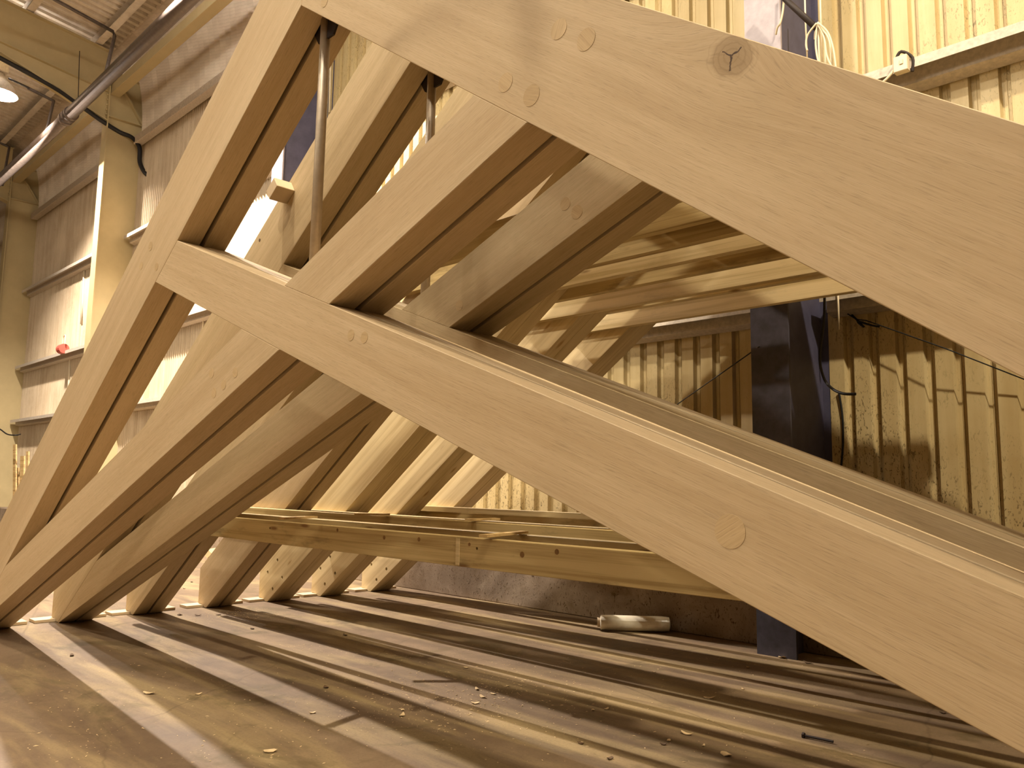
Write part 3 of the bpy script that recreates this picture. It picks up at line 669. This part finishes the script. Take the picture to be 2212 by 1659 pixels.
# laths lying across the low ties
for k, (a, b_, z) in enumerate((((1043, 1162), (1133, 1153), .719), ((607, 1123), (680, 1120), .742), ((766, 1113), (842, 1114), .742), ((1010, 1126), (1075, 1124), .742))):
    p, q = onz(*a, z), onz(*b_, z); d = (q-p).normalized(); n_ = Vector((-d.y, d.x, 0))*.018
    bm = bmesh.new(); vs = [bm.verts.new(v+Vector((0, 0, h))) for h in (0.002, .012) for v in (p+n_, p-n_, q-n_, q+n_)]
    for f in ((0, 1, 2, 3), (7, 6, 5, 4), (0, 4, 5, 1), (1, 5, 6, 2), (2, 6, 7, 3), (3, 7, 4, 0)): bm.faces.new([vs[i] for i in f])
    o = link('lath', bm, M_LATH); tag(o, 'thin lath lying across the low tie beams, ' + ['nearest and rightmost one', 'leftmost one', 'one in the middle, farther back', 'farthest right one at the back'][k], 'lath', 'laths on the low ties')
# timber stored on the floor far behind the fourth truss
for k, (a, b_) in enumerate((((455, 1183), (482, 1170)), ((448, 1196), (478, 1190)))):
    p, q = onz(*a, .08), onz(*b_, .08); o = link('floor_batten', TB([p, q], .05, 4), M_CHIP); tag(o, ['upper', 'lower'][k] + ' pale batten lying on the floor far behind the fourth truss foot', 'batten')

# ------------------------------------------------------------------ lamps
def highbay(c, label, col, power, drop=.22, up=70):
    e = empty('high_bay_lamp', c); tag(e, label, 'ceiling lamp', 'high bay lamps')
    c = Vector(c); prof = [(.05, .30), (.07, .22), (.12, .17), (.20, .08), (.25, -.02), (.262, -.06)]
    bm = bmesh.new(); rings = []
    for r, z in prof: rings.append([bm.verts.new((r*math.cos(k*math.pi/14), r*math.sin(k*math.pi/14), z)) for k in range(28)])
    for a, b in zip(rings, rings[1:]):
        for k in range(28): bm.faces.new((a[k], a[(k+1) % 28], b[(k+1) % 28], b[k]))
    bm.faces.new(rings[0]); o = link('reflector', bm, M_GALV, e, Matrix.Translation(c), smooth=True)
    bm = bmesh.new(); bmesh.ops.create_uvsphere(bm, u_segments=16, v_segments=10, radius=.045)
    link('bulb', bm, M_GLOW, e, Matrix.Translation(c+Vector((0, 0, .25))), smooth=True)
    link('ballast_box', B(c.x-.09, c.x+.09, c.y-.09, c.y+.09, c.z+.30, c.z+.55), M_GALV, e, bevel=.01)
    link('suspension', TB([c+Vector((0, 0, .55)), Vector((c.x, c.y, roofz(c.y)+.1))], .01, 6), M_DARK, e)
    ld = bpy.data.lights.new('lamp_light', 'POINT'); ld.energy = power; ld.color = col; ld.shadow_soft_size = .11 if drop >= 0 else .07
    lo = bpy.data.objects.new('lamp_light', ld); COL.objects.link(lo); lo.location = c+Vector((0, 0, -drop))
    # fill light added above each lamp to brighten the roof, no vent is modelled
    ld2 = bpy.data.lights.new('roof_fill_light', 'POINT'); ld2.energy = up; ld2.color = col; ld2.shadow_soft_size = .12
    lo2 = bpy.data.objects.new('roof_fill_light', ld2); COL.objects.link(lo2); lo2.location = c+Vector((0, 0, .72))
    return e
LAMPA = CAM + ray(-2, 196)*15.9
NEU = (1, .915, .76); PK = (1, .91, .82)
LAMPS = [(tuple(LAMPA), 'lit high bay lamp glowing at the left edge under the roof', PK, 3600, -.16),
         ((-9.1, 3.15, 7.0), 'high bay lamp just above the picture, over the floor left of the trusses', PK, 5600, -.16),
         ((-3.4, .4, 7.0), 'high bay lamp above the picture, over the nearest truss', NEU, 800, .0),
         ((-5.5, -1.5, 7.0), 'high bay lamp above and left of the camera', NEU, 300, .0),
         ((-1.7, -1.35, 7.0), 'high bay lamp above and right of the camera', NEU, 600, .0),
         ((1.6, 1.75, 7.0), 'high bay lamp above and right of the picture', (1, .88, .66), 1700, .0)]
for a_, ya in enumerate((-6.2, -12.0)):  # two rows of unseen lamps, added to soften the shadows
    for b_, xa in enumerate((-14.5, -9.4, -3.6, 1.6)):
        LAMPS.append(((xa, ya, 6.8), 'unseen fill lamp added behind the camera, %s from the left in the %s row' % (('first', 'second', 'third', 'fourth')[b_], ('middle', 'back')[a_]), NEU, 290, .0))
for i_, (c, lb, colr, pw, dr) in enumerate(LAMPS):
    e = highbay(c, lb, colr, pw, dr, 30 if i_ == 0 else 80)
    if i_ == 0: link('bracket', TB([ony(20, 170, LAMPA.y), ony(62, 190, LAMPA.y)], .016, 8), M_DARK, e)
# unseen sling and pendant above the frame, added to cast the rafter shadows
e = empty('shadow_sling', (-1.6, .8, 3.1)); tag(e, 'unseen webbing sling added above the picture to cast a narrow shadow on the rafter', 'sling')
p, q = Vector((-1.31, .317, 3.95)), Vector((-1.81, 1.02, 2.66))
w_ = Vector((.024, .012, 0)); bm = bmesh.new(); vs = [bm.verts.new(v) for v in (p-w_, p+w_, q+w_, q-w_)]; bm.faces.new(vs)
r_ = bmesh.ops.extrude_face_region(bm, geom=bm.faces[:]); bmesh.ops.translate(bm, vec=(0.002, -.003, .001), verts=[v for v in r_['geom'] if isinstance(v, bmesh.types.BMVert)])
link('webbing', bm, M_BUFF, e)
link('hook', TB(curve([q, q+Vector((0, 0, -.03)), q+Vector((.02, .01, -.05)), q+Vector((.035, .015, -.02))], 4), .007, 8), M_DARK, e)
e = empty('shadow_pendant', (-1.4, .63, 3.4)); tag(e, 'unseen control pendant added above the picture to cast a shadow on the rafter', 'hoist pendant')
link('handset', TB([Vector((-1.345, .632, 3.20)), Vector((-1.35, .632, 3.22)), Vector((-1.40, .632, 3.42)), Vector((-1.44, .632, 3.52))], .036, 14, radii=[.024, .036, .038, .02]), M_DARK, e, smooth=True)
link('cord', TB([Vector((-1.44, .632, 3.5)), Vector((-1.6, .632, 8.4))], .009, 8), M_BLACK, e)
link('cord', TB([p, Vector((-1.31, .317, 8.5))], .006, 8), M_DARK, e)
wd = bpy.data.worlds.new('world'); SC.world = wd; wd.use_nodes = True
wd.node_tree.nodes['Background'].inputs[0].default_value = (.30, .2, .12, 1); wd.node_tree.nodes['Background'].inputs[1].default_value = .3
SC.cycles.max_bounces = 6; SC.cycles.diffuse_bounces = 2
try: SC.cycles.use_denoising = True
except Exception: pass
